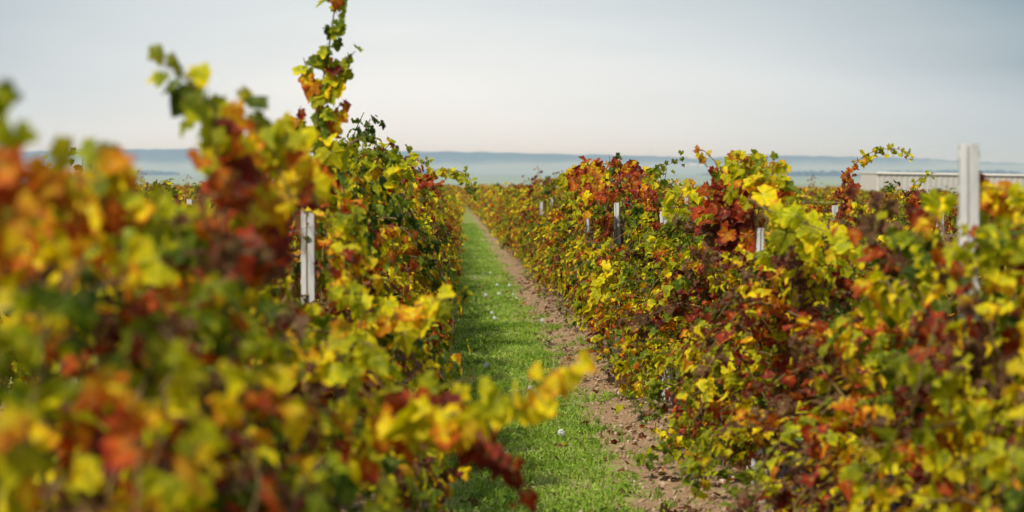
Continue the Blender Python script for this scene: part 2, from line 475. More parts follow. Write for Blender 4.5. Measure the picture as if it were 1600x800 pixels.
def add_leaves(mb, pos, nrm, tip, size, val, patch=1.0, tpl='hi', mat_i=0):
    n = len(pos)
    if n == 0: return
    P, F, rr = TPL[tpl]; k = len(P)
    nrm = norm(nrm); tip = norm(tip - nrm * np.sum(tip * nrm, -1, keepdims=True)); sd = np.cross(tip, nrm)
    asp = rng.uniform(0.8, 1.15, (n, 1)); c1 = rng.normal(0.0, 0.9, (n, 1)); c2 = rng.normal(-0.5, 0.7, (n, 1)); fold = rng.uniform(-0.1, 0.75, (n, 1))
    x = P[:, 0][None] * asp + rng.normal(0, 0.025, (n, k)); y = P[:, 1][None] + rng.normal(0, 0.025, (n, k))
    z = c1 * x * x + c2 * y * y + fold * np.abs(x) * 0.6 + rng.normal(0, 0.03, (n, k)) + 0.35 * x * y * rng.normal(0, 1, (n, 1))
    s = np.asarray(size).reshape(n, 1, 1)
    V = pos[:, None] + s * (x[..., None] * sd[:, None] + y[..., None] * tip[:, None] + z[..., None] * nrm[:, None])
    fc = (F[None] + (np.arange(n) * k)[:, None, None]).reshape(-1, 3)
    A = np.zeros((n, k, 4)); A[..., 0] = np.asarray(val).reshape(n, 1); A[..., 1] = rr[None]; A[..., 2] = rng.random((n, 1)); A[..., 3] = np.broadcast_to(np.asarray(patch), (n,))[:, None]
    mb.add(V.reshape(-1, 3), fc, mat_i, A.reshape(-1, 4))

def leaf_values(n):
    """index along the autumn colours: mostly olive and yellow green, then rust and red"""
    r = rng.random(n)
    return 0.025 + np.where(r < 0.50, rng.normal(0.24, 0.09, n), np.where(r < 0.62, rng.normal(0.42, 0.06, n), np.where(r < 0.93, rng.normal(0.70, 0.08, n), rng.normal(0.9, 0.06, n))))

def shoot_path(p0, d0, length, droop, step=0.055):
    n = max(3, int(length / step)); P = [np.array(p0, float)]; d = norm(np.array(d0, float))
    for i in range(n):
        d = norm(d + np.array([0, 0, -droop * step * (0.4 + 1.6 * i / n)]) + rng.normal(0, 0.07, 3))
        P.append(P[-1] + d * step)
    return np.array(P)

def vine_foliage(tpl, n_shoots, half=0.5, top=1.5, size=0.073):
    mb = MB(); k = 0
    pos, nr, tp, sz, vl = [], [], [], [], []
    top += rng.uniform(-0.12, 0.1); half *= rng.uniform(0.82, 1.25); zlow = rng.uniform(0.22, 0.46)
    for s in range(n_shoots):
        y0 = rng.uniform(-0.52, 0.52); z0 = rng.uniform(0.42, 0.85) if rng.random() < 0.75 else rng.uniform(0.85, 1.15)
        side = rng.choice([-1, 1]); kind = rng.random()
        if kind < 0.40:   # upright
            d = (side * rng.uniform(0.0, 0.42), rng.normal(0, 0.22), 1.0); L_ = rng.uniform(0.7, 1.15); dr = rng.uniform(0.3, 1.5)
        elif kind < 0.80:  # arching out and hanging
            d = (side * rng.uniform(0.35, 0.95), rng.normal(0, 0.35), rng.uniform(0.5, 1.1)); L_ = rng.uniform(0.6, 1.1); dr = rng.uniform(1.8, 4.2)
        else:             # low, sprawling
            d = (side * rng.uniform(0.6, 1), rng.normal(0, 0.4), rng.uniform(-0.1, 0.5)); L_ = rng.uniform(0.35, 0.75); dr = rng.uniform(1.5, 3.5)
        esc = s < 3
        if esc: z0 = 1.0; L_ = rng.uniform(0.55, 0.95); dr = rng.uniform(0.8, 3.5); d = (side * rng.uniform(0, .4), rng.normal(0, .5), 1)
        P = shoot_path((rng.normal(0, 0.07), y0, z0), d, L_, dr)
        lim = half * np.clip(1.15 - 0.85 * np.clip((P[:, 2] - 0.75) / (top - 0.75), 0, 1), 0.2, 1) * np.clip(0.62 + 0.55 * P[:, 2], 0.6, 1); P[:, 0] = np.where(np.abs(P[:, 0]) > lim, np.sign(P[:, 0]) * (lim + 0.25 * (np.abs(P[:, 0]) - lim)), P[:, 0]); P[:, 2] = np.where((P[:, 2] > top - 0.1) & (not esc), top - 0.1 + (P[:, 2] - top + 0.1) * 0.3, P[:, 2])
        P = P[P[:, 2] > zlow]
        if len(P) < 3: continue
        tube(mb, P[::2] if len(P) > 5 else P, np.linspace(0.0055, 0.0028, len(P[::2] if len(P) > 5 else P)), 3, 1)
        base = leaf_values(1)[0]
        for i, p in enumerate(P[1:], 1):
            for rep in range(rng.choice([1, 2, 3, 3])):
                vl.append(base + rng.normal(0, 0.045) if rng.random() < 0.94 else leaf_values(1)[0])
                off = rng.normal(0, 1, 3); off = off / np.linalg.norm(off) * rng.uniform(0.03, 0.10); off[2] = abs(off[2]) * 0.3 - 0.02
                q = p + off
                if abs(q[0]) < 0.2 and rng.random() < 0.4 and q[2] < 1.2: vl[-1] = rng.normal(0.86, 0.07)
                outw = np.array([np.sign(q[0]) * (0.35 + abs(q[0])), rng.normal(0, 0.35), 0.0])
                nr.append(outw + np.array([0, 0, rng.uniform(0.15, 1.1)]) + rng.normal(0, 0.42, 3))
                tp.append(np.array([np.sign(off[0]) * 0.35, off[1] * 4, -0.85]) + rng.normal(0, 0.4, 3))
                pos.append(q); sz.append(size * rng.choice([rng.uniform(0.45, 0.8), rng.uniform(0.8, 1.15), rng.uniform(1.1, 1.5)], p=[.35, .45, .2]) * (1 - 0.45 * (i / len(P)) ** 3))
    pos = np.array(pos)
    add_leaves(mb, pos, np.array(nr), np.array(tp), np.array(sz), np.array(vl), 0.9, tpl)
    return mb

def trunk_mb():
    mb = MB(); x = rng.uniform(-0.05, 0.05)
    zs = np.linspace(-0.08, 0.62, 7)
    P = np.stack([x * np.sin(zs * 5) + rng.normal(0, 0.012, 7), rng.normal(0, 0.02, 7), zs], -1)
    tube(mb, P, [0.040, 0.032, 0.027, 0.026, 0.028, 0.033, 0.024], 7)
    for s in (-1, 1):
        tt = np.linspace(0, 1, 6)
        Q = np.stack([P[-1, 0] + 0 * tt, P[-1, 1] + s * 0.5 * tt, P[-1, 2] - 0.03 + 0.07 * tt + rng.normal(0, 0.012, 6)], -1)
        tube(mb, Q, np.linspace(0.022, 0.012, 6), 6)
    for q in range(5):
        y0 = rng.uniform(-.25, .25); sw = rng.uniform(-.12, .12)
        Q = np.array([[rng.uniform(-.05, .05), y0, -.03], [sw * .5, y0 + rng.normal(0, .04), .25], [sw, y0 + rng.normal(0, .06), .55]])
        tube(mb, Q, [0.007, 0.006, 0.004], 4)
    return mb

ICO = None
def ico():
    global ICO
    if ICO is None:
        import bmesh
        bm = bmesh.new(); bmesh.ops.create_icosphere(bm, subdivisions=1, radius=1.0)
        ICO = (np.array([v.co[:] for v in bm.verts]), np.array([[v.index for v in f.verts] for f in bm.faces])); bm.free()
    return ICO
def ball(mb, c, r, mat_i=0):
    V, F = ico(); mb.add(V * r + np.array(c), F, mat_i, None, True)

def grape_mb():
    mb = MB()
    for k in range(42):
        z = rng.random(); r = 0.042 * (1 - z) ** 0.6 + 0.004; a = rng.uniform(0, 6.28)
        ball(mb, (math.cos(a) * r * rng.uniform(.5, 1), math.sin(a) * r * rng.uniform(.5, 1), -0.15 * z), 0.0095)
    tube(mb, [[0, 0, 0.05], [0.003, 0, 0.02], [0, 0, -0.03]], 0.003, 4)
    return mb
GRAPES = [grape_mb().mesh('grape_bunch', [M_GRAPE]) for _ in range(3)]
TRUNKS = [trunk_mb().mesh('trunk', [M_BARK]) for _ in range(6)]
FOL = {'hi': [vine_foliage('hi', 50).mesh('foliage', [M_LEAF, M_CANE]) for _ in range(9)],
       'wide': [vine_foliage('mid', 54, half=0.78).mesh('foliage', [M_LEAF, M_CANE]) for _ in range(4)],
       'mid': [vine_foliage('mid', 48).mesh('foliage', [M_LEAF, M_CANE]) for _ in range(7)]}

# ------------------------------------------------------------------ the vines, one by one
ORD = ['first', 'second', 'third', 'fourth', 'fifth', 'sixth', 'seventh', 'eighth', 'ninth', 'tenth', 'eleventh', 'twelfth', 'thirteenth', 'fourteenth',
       'fifteenth', 'sixteenth', 'seventeenth', 'eighteenth', 'nineteenth', 'twentieth', 'twenty-first', 'twenty-second', 'twenty-third', 'twenty-fourth']
ROWS = {  # row: (first y, last y, phrase, how many get a label of their own)
    0: (4.7, 62, 'row just right of the grass lane', 24),
    -1: (3.15, 60, 'row just left of the grass lane', 24),
    1: (14.4, 62, 'second row right of the grass lane', 10),
    2: (23.6, 62, 'third row right of the grass lane', 8),
    3: (32.6, 62, 'fourth row right of the grass lane', 5),
    4: (41.7, 62, 'fifth row right of the grass lane', 3),
    -2: (12.5, 48, 'second row left of the grass lane', 6),
    -3: (23.5, 44, 'third row left of the grass lane', 5),
    -4: (33.5, 42, 'fourth row left of the grass lane', 3)}
VINES = {r: [] for r in ROWS}
def lane_x(r, y):
    x = row_x(r)
    return x
protos = {}
def make_vine(fol, x, y, rz, sc):
    key = fol.name
    root = link('grape_vine', None)
    root.location = (x, y, float(gz(y)) + 0.02)
    root.rotation_euler = (0, 0, rz); root.scale = sc
    if key not in protos:
        a = link('trunk', random.choice(TRUNKS), root); b = link('foliage', fol, root)
        gs = []
        for _ in range(1):
            g = link('grape_bunch', random.choice(GRAPES), root)
            g.location = (random.choice((-1, 1)) * random.uniform(0.18, 0.3), random.uniform(-.4, .4), random.uniform(0.5, 0.8)); gs.append(g)
        protos[key] = [a, b] + gs
    else:
        for src in protos[key]:
            c = src.copy(); COL.objects.link(c); c.parent = root
            if src.name.startswith('trunk'): c.data = random.choice(TRUNKS)
    return root
for r, (y0, y1, phrase, nl) in ROWS.items():
    y = y0; k = 0
    while y < y1:
        if r == -1 and y > 30: fol = random.choice(FOL['wide'])
        else: fol = random.choice(FOL['hi'] if y < 34 and abs(r + 0.5) < 2 else FOL['mid'])
        rot = random.choice((0, math.pi)); hs = random.uniform(0.84, 1.1)
        if r in (0,) :
            if 9.3 < y < 11.3: hs = 0.92
            if 13.5 < y < 17.5: hs = 0.9
            if 19 < y < 23.5: hs = 1.07
        if r == 1 and y < 60: hs *= 1.0
        if r == -1 and y < 6.4: hs = random.uniform(0.9, 0.97)
        if r == -1 and 11 < y < 26: hs = random.uniform(1.08, 1.2)
        if r == 0 and y < 7.2: hs = random.uniform(0.95, 1.0)
        if r == 0 and 7.2 < y < 9.3: hs = 0.76
        if r == 1: hs *= 0.90
        if r >= 2: hs *= 0.90
        root = make_vine(fol, lane_x(r, y) + random.uniform(-.05, .05), y, rot, (random.uniform(0.92, 1.08), random.uniform(0.95, 1.1), hs))
        if k < nl: lab = '%s grape vine from the near end of the %s' % (ORD[k], phrase)
        else: lab = 'small distant grape vine farther along the %s' % phrase
        tag(root, lab, 'grape vine', 'grape vines in the ' + phrase)
        VINES[r].append(root)
        y += 1.06 + random.uniform(-.04, .04); k += 1

# the rest of the vineyard reads as one mass
def far_vines():
    mb = MB(); P = []; S = []
    for r in range(-24, 27):
        x = row_x(r)
        y_in = max(abs(x) / 0.262 - 6, 0)
        y0 = max(y_in, ROWS[r][1] if r in ROWS else 0)
        if r not in ROWS and r < 0: y0 = max(y0, 34)
        inner = r in (0, -1)
        y = y0
        while y < 232:
            step = 1.1 if y < 120 else 2.0
            n = int((150 if inner else 85) * (1.15 if step > 1.5 else 1))
            hw = 0.78 + max(0, y - 60) * 0.006 if r == -1 else (0.52 + max(0, y - 90) * 0.004 if r == 0 else 0.52)
            lo = 0.15 if abs(r + .5) < 2 else 0.7
            htop = 1.45 + 0.28 * (vnoise(np.array([r * 7.3]), np.array([y]), 2.2)[0] - 0.5) * 2
            htop -= 0.14 * (r >= 1); zz = rng.uniform(lo, 1, n) ** 0.8; zz = lo + (htop - lo) * (zz - zz.min()) / (zz.max() - zz.min())
            prof = np.sqrt(np.clip(1 - ((zz - 0.75) / 1.0) ** 2, 0.15, 1))
            xx = x + rng.uniform(-1, 1, n) * hw * prof
            yy = y + rng.uniform(0, step, n)
            P.append(np.stack([xx, yy, zz + gz(yy)], -1)); S.append(rng.uniform(0.09, 0.17, n) * (1.0 if y < 120 else 1.35))
            y += step
    P = np.concatenate(P); S = np.concatenate(S); n = len(P)
    nr = rng.normal(0, 0.6, (n, 3)) + np.array([0, -0.35, 0.6]); tp = rng.normal(0, 0.5, (n, 3)) + np.array([0, 0, -0.8])
    add_leaves(mb, P, nr, tp, S, leaf_values(n), 0.85, 'low')
    print('far leaves', n)
    tag(link('distant_vines', mb.mesh('distant_vines', [M_LEAF])), 'rows of far-off vines running together in autumn colours towards the plain', 'vine rows', kind='stuff')
far_vines()

# ------------------------------------------------------------------ single long shoots, each on its vine
def sprig(row, pts, n, size, val, spread=0.05, patch=0.25, sd=0.07, tpl='hi', rad=0.004, taper=0.5, name='shoot', lab=None):
    """pts: list of (px, py, Y). Leaves are set alternately along the cane."""
    W = np.array([at(*p)[:] for p in pts]); f_ = 1.38 if W[:, 1].mean() < 11 else (1.12 if W[:, 1].mean() < 16 else 0.92); size = size * f_; n = int(n * (1.35 if f_ > 1.3 else 1.6))
    d = np.concatenate([[0], np.cumsum(np.linalg.norm(np.diff(W, axis=0), axis=1))]); tt = np.linspace(0, d[-1], max(8, len(W) * 4))
    C = np.stack([np.interp(tt, d, W[:, i]) for i in range(3)], -1)
    for _ in range(2): C[1:-1] = (C[:-2] + C[1:-1] * 2 + C[2:]) / 4
    yc = C[:, 1].mean()
    v = min(VINES[row], key=lambda o: abs(o.location.y - W[0, 1]))
    mb = MB(); tube(mb, C, np.linspace(rad, rad * 0.4, len(C)), 4, 1)
    u = np.sort(np.clip(np.linspace(0.02, 1, n) + rng.normal(0, 0.25 / n, n), 0, 1)); q = u * (len(C) - 1); i0 = np.clip(q.astype(int), 0, len(C) - 2); fr = (q - i0)[:, None]
    P = C[i0] * (1 - fr) + C[i0 + 1] * fr
    off = rng.normal(0, 1, (n, 3)); off = norm(off) * rng.uniform(0.3, 1, (n, 1)) * spread; off[:, 2] -= 0.25 * spread
    P2 = P + off
    for a, b in zip(P[::2], P2[::2]): tube(mb, [a, (a + b) / 2 + np.array([0, 0, .006]), b], 0.0012, 3, 1)
    nr = np.array([-0.2, -0.8, 0.45]) + rng.normal(0, 0.5, (n, 3)); tp = off * 12 + np.array([0, 0, -0.7]) + rng.normal(0, 0.3, (n, 3))
    vals = np.interp(u, np.linspace(0, 1, len(val)), val) + rng.normal(0, sd, n) if isinstance(val, (list, tuple)) else np.full(n, val) + rng.normal(0, sd, n)
    add_leaves(mb, P2, nr, tp, size * rng.uniform(0.75, 1.25, n) * (1 - (1 - taper) * u), vals, patch, tpl)
    o = link(name, mb.mesh(name, [M_LEAF, M_CANE]), v)
    o.matrix_parent_inverse = (Matrix.Translation(v.location) @ v.rotation_euler.to_matrix().to_4x4() @ Matrix.Diagonal((*v.scale, 1))).inverted()
    if lab: o['label'] = lab
    return o

G, YG, YL, OR, RD, MA = 0.18, 0.34, 0.48, 0.62, 0.76, 0.90
# tall leafy cane beside the left post
sprig(-1, [(486, 330, 10.0), (492, 220, 10.0), (500, 150, 10.0), (515, 70, 10.0), (522, 20, 10.0), (530, -50, 10.0)], 52, 0.085, [RD, 0.8, 0.2, G, RD, 0.15, 0.22, 0.8], 0.065, 0.3, 0.16, rad=0.006, lab='tall upright shoot of green and rust leaves rising above the row')
sprig(-1, [(470, 260, 9.6), (462, 200, 9.6), (470, 165, 9.6)], 9, 0.10, [YL, YG, OR], 0.06)
sprig(-1, [(505, 235, 10.0), (520, 190, 10.0), (532, 160, 10.0)], 7, 0.10, [YG, OR, RD], 0.05)
sprig(-1, [(520, 120, 10.0), (540, 95, 10.0), (555, 80, 10.0)], 6, 0.085, [YG, G], 0.03)
sprig(-1, [(500, 140, 10.0), (480, 110, 10.0), (474, 90, 10.0)], 5, 0.085, [YG, OR, G], 0.03)
# big soft cluster nearer the camera
sprig(-1, [(430, 420, 5.0), (400, 330, 5.0), (370, 240, 5.0), (330, 170, 5.0), (290, 120, 5.0), (250, 95, 5.0)], 34, 0.08, [RD, RD, 0.25, OR, YG, 0.22, 0.2], 0.055, 0.1, 0.1, lab='leaning blurred shoot of green yellow and red leaves against the sky')
sprig(-1, [(480, 400, 5.3), (450, 300, 5.3), (420, 220, 5.3), (360, 165, 5.3)], 36, 0.085, [RD, 0.84, OR, 0.25, YG], 0.08, 0.1, 0.12)
sprig(-1, [(330, 400, 4.9), (320, 300, 4.9), (345, 210, 4.9), (330, 160, 4.9)], 26, 0.085, [0.22, 0.8, RD, 0.25], 0.07, 0.1, 0.13)
sprig(-1, [(500, 330, 6.0), (460, 240, 6.0), (440, 190, 6.0)], 12, 0.10, [YG, YL, YG], 0.07)
sprig(-1, [(-10, 330, 3.1), (5, 220, 3.1), (8, 150, 3.1), (8, 120, 3.1)], 10, 0.065, [OR, RD, 0.25, 0.2], 0.03, 0.1, 0.05, rad=0.003)
sprig(-1, [(160, 340, 3.9), (158, 280, 3.9), (150, 240, 3.9), (165, 226, 3.9)], 6, 0.072, [OR, RD, YG, G], 0.03)
# crest of the blurred near vines
sprig(-1, [(-30, 330, 3.6), (20, 285, 3.6), (90, 262, 3.6), (150, 290, 3.6)], 26, 0.06, [OR, YG, OR, OR], 0.07, 0.1, 0.09)
sprig(-1, [(60, 350, 4.2), (120, 300, 4.2), (200, 300, 4.2), (260, 320, 4.2)], 28, 0.065, [OR, OR, YG, YG], 0.07, 0.1, 0.09)
sprig(-1, [(230, 380, 4.6), (290, 330, 4.6), (350, 300, 4.6)], 16, 0.09, [YG, G, OR], 0.07, 0.1, 0.09)
# left row crest, yellow
sprig(-1, [(560, 330, 12.5), (590, 270, 12.5), (620, 245, 12.5), (650, 250, 12.5)], 26, 0.10, [YL, YL, YG, G], 0.10, 0.2, 0.09)
sprig(-1, [(540, 330, 11.5), (548, 270, 11.5), (580, 240, 11.5)], 20, 0.10, [YG, YL, YG], 0.10, 0.2, 0.09)
sprig(-1, [(600, 340, 14), (620, 380, 13.5), (640, 430, 13), (650, 470, 13)], 30, 0.105, [YL, YL, YL, YG], 0.11, 0.05, 0.05)
sprig(-1, [(560, 520, 8.5), (620, 490, 8.0), (670, 470, 7.8), (705, 465, 7.6)], 22, 0.10, [YG, YL, YL, YG], 0.07, 0.1, 0.07)
sprig(-1, [(420, 560, 6.5), (500, 540, 6.3), (560, 530, 6.2), (600, 545, 6.2)], 18, 0.095, [YL, YL, YG], 0.06, 0.1, 0.08)
# arch that hangs over the lane
sprig(-1, [(620, 330, 23), (650, 290, 23), (680, 268, 23), (712, 264, 23), (735, 276, 23), (739, 300, 23)], 60, 0.105, [OR, RD, RD, OR, YG, YG, G], 0.08, 0.1, 0.12, tpl='mid', rad=0.006, taper=0.65, lab='arching shoot of red and olive leaves hanging over the lane')
sprig(-1, [(600, 330, 21), (625, 270, 21), (650, 256, 21), (670, 246, 21)], 20, 0.095, [YL, YG, YG], 0.05, tpl='mid')
sprig(-1, [(640, 320, 25), (655, 300, 25), (690, 285, 25)], 24, 0.10, [RD, RD, OR], 0.07, 0.1, tpl='mid')
# low shoot reaching over the lane, near the camera
sprig(-1, [(620, 650, 5.2), (690, 650, 5.05), (760, 640, 4.95), (830, 605, 4.9), (880, 570, 4.9), (902, 548, 4.9)], 34, 0.072, [OR, YG, OR, YG, YL, YL], 0.045, 0.0, 0.05, lab='blurred shoot with yellow tip leaves reaching over the grass')
sprig(-1, [(640, 640, 5.4), (700, 640, 5.2), (760, 690, 5.1), (800, 735, 5.1), (822, 758, 5.1)], 22, 0.085, [OR, RD, MA, 0.84, 0.82, 0.80], 0.04, 0.0, 0.03, lab='hanging sprig of dark red leaves over the grass')
sprig(-1, [(560, 700, 5.8), (640, 620, 5.6), (700, 600, 5.5), (745, 590, 5.5)], 12, 0.08, [YG, OR, YG], 0.05, 0.1, 0.1)
# right row
sprig(0, [(1165, 330, 12.2), (1140, 280, 12.2), (1115, 250, 12.4), (1098, 232, 12.5), (1082, 236, 12.6)], 13, 0.075, [OR, YG, YG, OR, YL, OR], 0.05, 0.0, 0.09, rad=0.005, lab='slender shoot with small orange leaves curving above the row')
sprig(0, [(1180, 400, 12.1), (1178, 310, 12.0), (1165, 260, 12.0), (1160, 236, 12.0)], 36, 0.10, [RD, RD, OR, YG, YG], 0.10, 0.1, 0.12)
sprig(0, [(1140, 390, 12.3), (1150, 320, 12.3), (1185, 270, 12.3), (1200, 245, 12.3)], 36, 0.10, [RD, RD, RD, OR, G], 0.11, 0.1, 0.12)
sprig(0, [(1170, 310, 9.8), (1200, 330, 9.6), (1250, 345, 9.4), (1310, 370, 9.2), (1360, 385, 9.0)], 40, 0.10, [YL, YL, YG, YL, YG], 0.085, 0.0, 0.06, lab='bright yellow leafy shoot along the top of the row')
sprig(0, [(1180, 390, 10.2), (1185, 320, 10.0), (1200, 300, 9.8)], 12, 0.10, [YL, YL, YL], 0.06, 0, 0.05)
sprig(0, [(1400, 440, 7.6), (1440, 400, 7.4), (1500, 320, 7.2), (1530, 290, 7.0), (1590, 300, 6.8)], 34, 0.10, [YG, YG, YG, OR, YG], 0.10, 0.1, 0.12)
sprig(0, [(1500, 700, 6.6), (1520, 640, 6.6), (1530, 560, 6.6), (1500, 500, 6.6)], 36, 0.10, [YL, 0.43, 0.42, YG], 0.10, 0.0, 0.05, tpl='hi')
sprig(0, [(1040, 330, 18), (1010, 285, 18.5), (1030, 262, 19), (1060, 252, 19), (1068, 247, 19)], 34, 0.105, [RD, RD, YG, G, G], 0.07, 0.1, 0.12, tpl='mid')
sprig(0, [(1040, 300, 20), (1000, 265, 20.5), (960, 256, 21), (925, 255, 21), (895, 268, 21.5), (872, 280, 22)], 95, 0.115, [RD, RD, RD, OR, OR, YG, YG], 0.085, 0.1, 0.12, tpl='mid', rad=0.006, lab='long arching shoot of rust leaves bowing towards the lane', taper=0.8)
sprig(0, [(1050, 420, 18), (1040, 350, 18), (1000, 285, 19), (950, 280, 20)], 90, 0.115, [RD, RD, RD, OR], 0.17, 0.05, 0.1, tpl='mid')
sprig(0, [(820, 320, 34), (828, 296, 34), (832, 280, 34), (846, 264, 34)], 15, 0.085, [YG, RD, MA, MA], 0.03, 0.0, 0.05, tpl='mid')
sprig(0, [(1130, 400, 14), (1105, 350, 14), (1090, 310, 14), (1078, 280, 14)], 20, 0.09, [YG, YG, YL], 0.05, 0, 0.06, tpl='mid', taper=0.7)
sprig(0, [(1080, 380, 15), (1060, 330, 15), (1045, 300, 15)], 12, 0.10, [YG, YG, 0.40], 0.08, 0, 0.04, tpl='mid', taper=0.9)
sprig(0, [(930, 480, 17), (945, 440, 17), (960, 410, 17)], 26, 0.10, [YL, 0.42, YL], 0.09, 0, 0.05, tpl='mid', taper=0.9)
sprig(0, [(960, 560, 16), (985, 590, 16), (1000, 600, 16)], 18, 0.09, [YG, YG, YL], 0.06, 0, 0.07, tpl='hi', taper=0.9)
sprig(0, [(1180, 680, 12), (1120, 690, 12.6), (1060, 700, 12.8), (1010, 705, 13)], 40, 0.10, [G, G, YG, G], 0.09, 0.0, 0.07, lab='low sprawling green shoot resting on the soil beside the row')
sprig(0, [(1080, 665, 13.4), (1062, 655, 12.8), (1045, 630, 12.7), (1036, 608, 12.7)], 11, 0.085, [MA, MA, 0.8, 0.78, 0.76], 0.04, 0.0, 0.03, lab='small upright sprig of crimson leaves above the bare soil')
sprig(0, [(1075, 690, 13.6), (1050, 680, 13.8), (1022, 670, 14)], 8, 0.075, [YL, 0.48, 0.47], 0.03, 0.0, 0.02)
sprig(0, [(1120, 360, 12.6), (1130, 300, 12.6), (1150, 262, 12.6), (1165, 240, 12.6)], 50, 0.11, [RD, RD, OR, YG], 0.14, 0.1, 0.12)
sprig(0, [(1200, 350, 11.9), (1205, 290, 11.9), (1208, 255, 11.9)], 40, 0.11, [RD, OR, YG], 0.12, 0.1, 0.12)
sprig(0, [(940, 330, 20), (930, 290, 20.5), (905, 270, 21)], 60, 0.11, [RD, OR, RD], 0.14, 0.1, 0.1, tpl='mid', taper=0.8)
sprig(-1, [(455, 300, 8.6), (480, 285, 8.6), (510, 300, 8.6)], 16, 0.08, [RD, 0.85, RD], 0.08, 0.1, 0.08)
sprig(-1, [(470, 250, 8.8), (490, 270, 8.8), (500, 310, 8.8)], 16, 0.10, [YG, OR, RD], 0.08, 0.1, 0.08)
# second row right: the arch against the ridge
sprig(1, [(1300, 400, 22), (1312, 330, 22), (1318, 290, 22), (1330, 262, 22), (1350, 243, 22), (1378, 232, 22), (1405, 232, 22), (1426, 242, 22)], 90, 0.10, [RD, OR, RD, RD, 0.7, 0.25, YG, YG], 0.06, 0.1, 0.1, tpl='mid', rad=0.005, taper=0.45, lab='arching shoot of dark green and red leaves curving above the ridge line')
sprig(1, [(1345, 400, 22.4), (1330, 330, 22.4), (1322, 290, 22.4)], 46, 0.10, [RD, RD, RD], 0.14, 0.1, 0.1, tpl='mid', taper=0.8)
sprig(1, [(1430, 310, 19), (1425, 290, 19), (1440, 276, 19), (1462, 270, 19)], 14, 0.08, [RD, YG, YG], 0.04, 0.0, 0.07, tpl='mid')
# left of the picture, far row above the near blur
sprig(-3, [(20, 320, 30), (25, 270, 30), (22, 236, 30)], 24, 0.10, [RD, OR, MA], 0.12, 0.1, 0.1, tpl='mid')
sprig(-3, [(60, 320, 30), (65, 270, 30), (68, 240, 30)], 24, 0.10, [RD, OR, YG], 0.12, 0.1, 0.1, tpl='mid')

# ------------------------------------------------------------------ posts and wires
def post_mesh():
    mb = MB()
    w_, d_, lip, th = 0.047, 0.036, 0.013, 0.0035
    # open channel, the mouth towards the camera
    prof = [(-w_/2 + lip, -d_/2), (-w_/2, -d_/2), (-w_/2, d_/2), (-0.008, d_/2), (-0.008, d_/2 - 0.010), (0.008, d_/2 - 0.010), (0.008, d_/2), (w_/2, d_/2), (w_/2, -d_/2), (w_/2 - lip, -d_/2)]
    prof = np.array(prof); tg = norm(np.gradient(prof, axis=0)); nn = np.stack([-tg[:, 1], tg[:, 0]], -1)
    A = prof; B = prof + nn * th
    ring = np.concatenate([A, B[::-1]]); n = len(ring)
    zs = [-0.1, 1.68]
    V = np.array([[x, y, z] for z in zs for x, y in ring])
    mb.add(V, [[k, (k + 1) % n, n + (k + 1) % n, n + k] for k in range(n)])
    m = len(A)
    mb.add(V[n:], [[k, k + 1, n - 2 - k, n - 1 - k] for k in range(m - 1)])
    return mb
PM = post_mesh().mesh('channel', [M_STEEL])
hk = MB()
for z in np.arange(0.35, 1.66, 0.10):
    for s in (-1, 1): box(hk, (s * 0.0285, -0.004, z), (0.006, 0.012, 0.022))
HK = hk.mesh('wire_hooks', [M_STEEL])
POSTS = {
    0: (6.98, [(7, 'nearest right-hand steel post, its pale top rising clear above the leaves'), (12, 'steel post half hidden below the rust-red crest of the right row'),
        (17, 'steel post buried in red leaves between the second and fourth posts of the right row'), (22, 'slim steel post below the arching rust shoot, beside the red strip'),
        (27, 'shorter-looking post just left of the one with the red strip'), (32, 'leaf-covered post, second beyond the one with the red strip'),
        (37, 'pale far post with the small cap-like top in the right row'), (42, 'narrow far post left of the pale capped one in the right row')]),
    -1: (9.93, [(10, 'wide blurred steel post under the tall leafy cane, left row'),
        (15, 'steel post behind yellow leaves, next beyond the tall cane in the left row')]),
    1: (18.0, [(18, 'grey post left of the nearest right-hand post, in the row behind'), (23, 'thin post beside the red foliage below the arching shoot')]),
    2: (24.9, [(25, 'post nearest the camera in the third row right of the lane'), (30, 'second post of the third row right of the lane'), (35, 'small pale post below the end of the grey building')]),
    -2: (25.0, [(25, 'thin pale post seen between the blurred leaf clusters at left')]),
    -3: (33.5, [(34, 'thin far post seen through the near blurred leaves at left')])}
pn = 0
for r, (y0, labs) in POSTS.items():
    for k in range(len(labs) + (6 if r >= 0 else 2)):
        y = y0 + 5.03 * k
        if r == -1 and y > 20: break
        if y > 62: break
        x = row_x(r)
        if r == -1: x = -0.6
        if r == -2: x = -2.75
        root = link('trellis_post', None); root.location = (x, y, float(gz(y)) + (0.04 if r == 0 and k < 1 else random.uniform(-.06, .03)))
        if r == -1 and k == 0: root.location.z = -0.02
        root.rotation_euler = (R(random.uniform(-1, 1)), R(random.uniform(-1.2, 1.2)), R(180 + random.uniform(-25, 5)))
        if not (k == 0 and r in (0, -1)): root.location.z -= random.uniform(0.2, 0.26)
        if r == 0 and k == 0: root.rotation_euler = (0, R(0.4), R(176))
        link('channel', PM, root); link('wire_hook', HK, root)
        lab = labs[k][1] if k < len(labs) else 'small far trellis post farther along the %s' % ROWS[r][2]
        tag(root, lab, 'post', 'steel trellis posts')
hooks = None
for r, zz in ((0, (0.62, 1.05, 1.45)), (-1, (0.62, 1.05, 1.45)), (1, (0.62, 1.05, 1.45))):
    for z, nm in zip(zz, ('lowest', 'middle', 'topmost')):
        mb = MB(); ys = np.arange(3 if r < 1 else 14, 63, 1.0)
        P = np.stack([np.full(len(ys), row_x(r) + 0.033), ys, gz(ys) + z - 0.02 * np.abs(np.sin((ys - 6.98) * np.pi / 5.03))], -1)
        tube(mb, P, 0.0016, 4)
        tag(link('trellis_wire', mb.mesh('trellis_wire', [M_WIRE])), '%s thin wire strung along the %s' % (nm, ROWS[r][2]), 'wire', 'trellis wires')
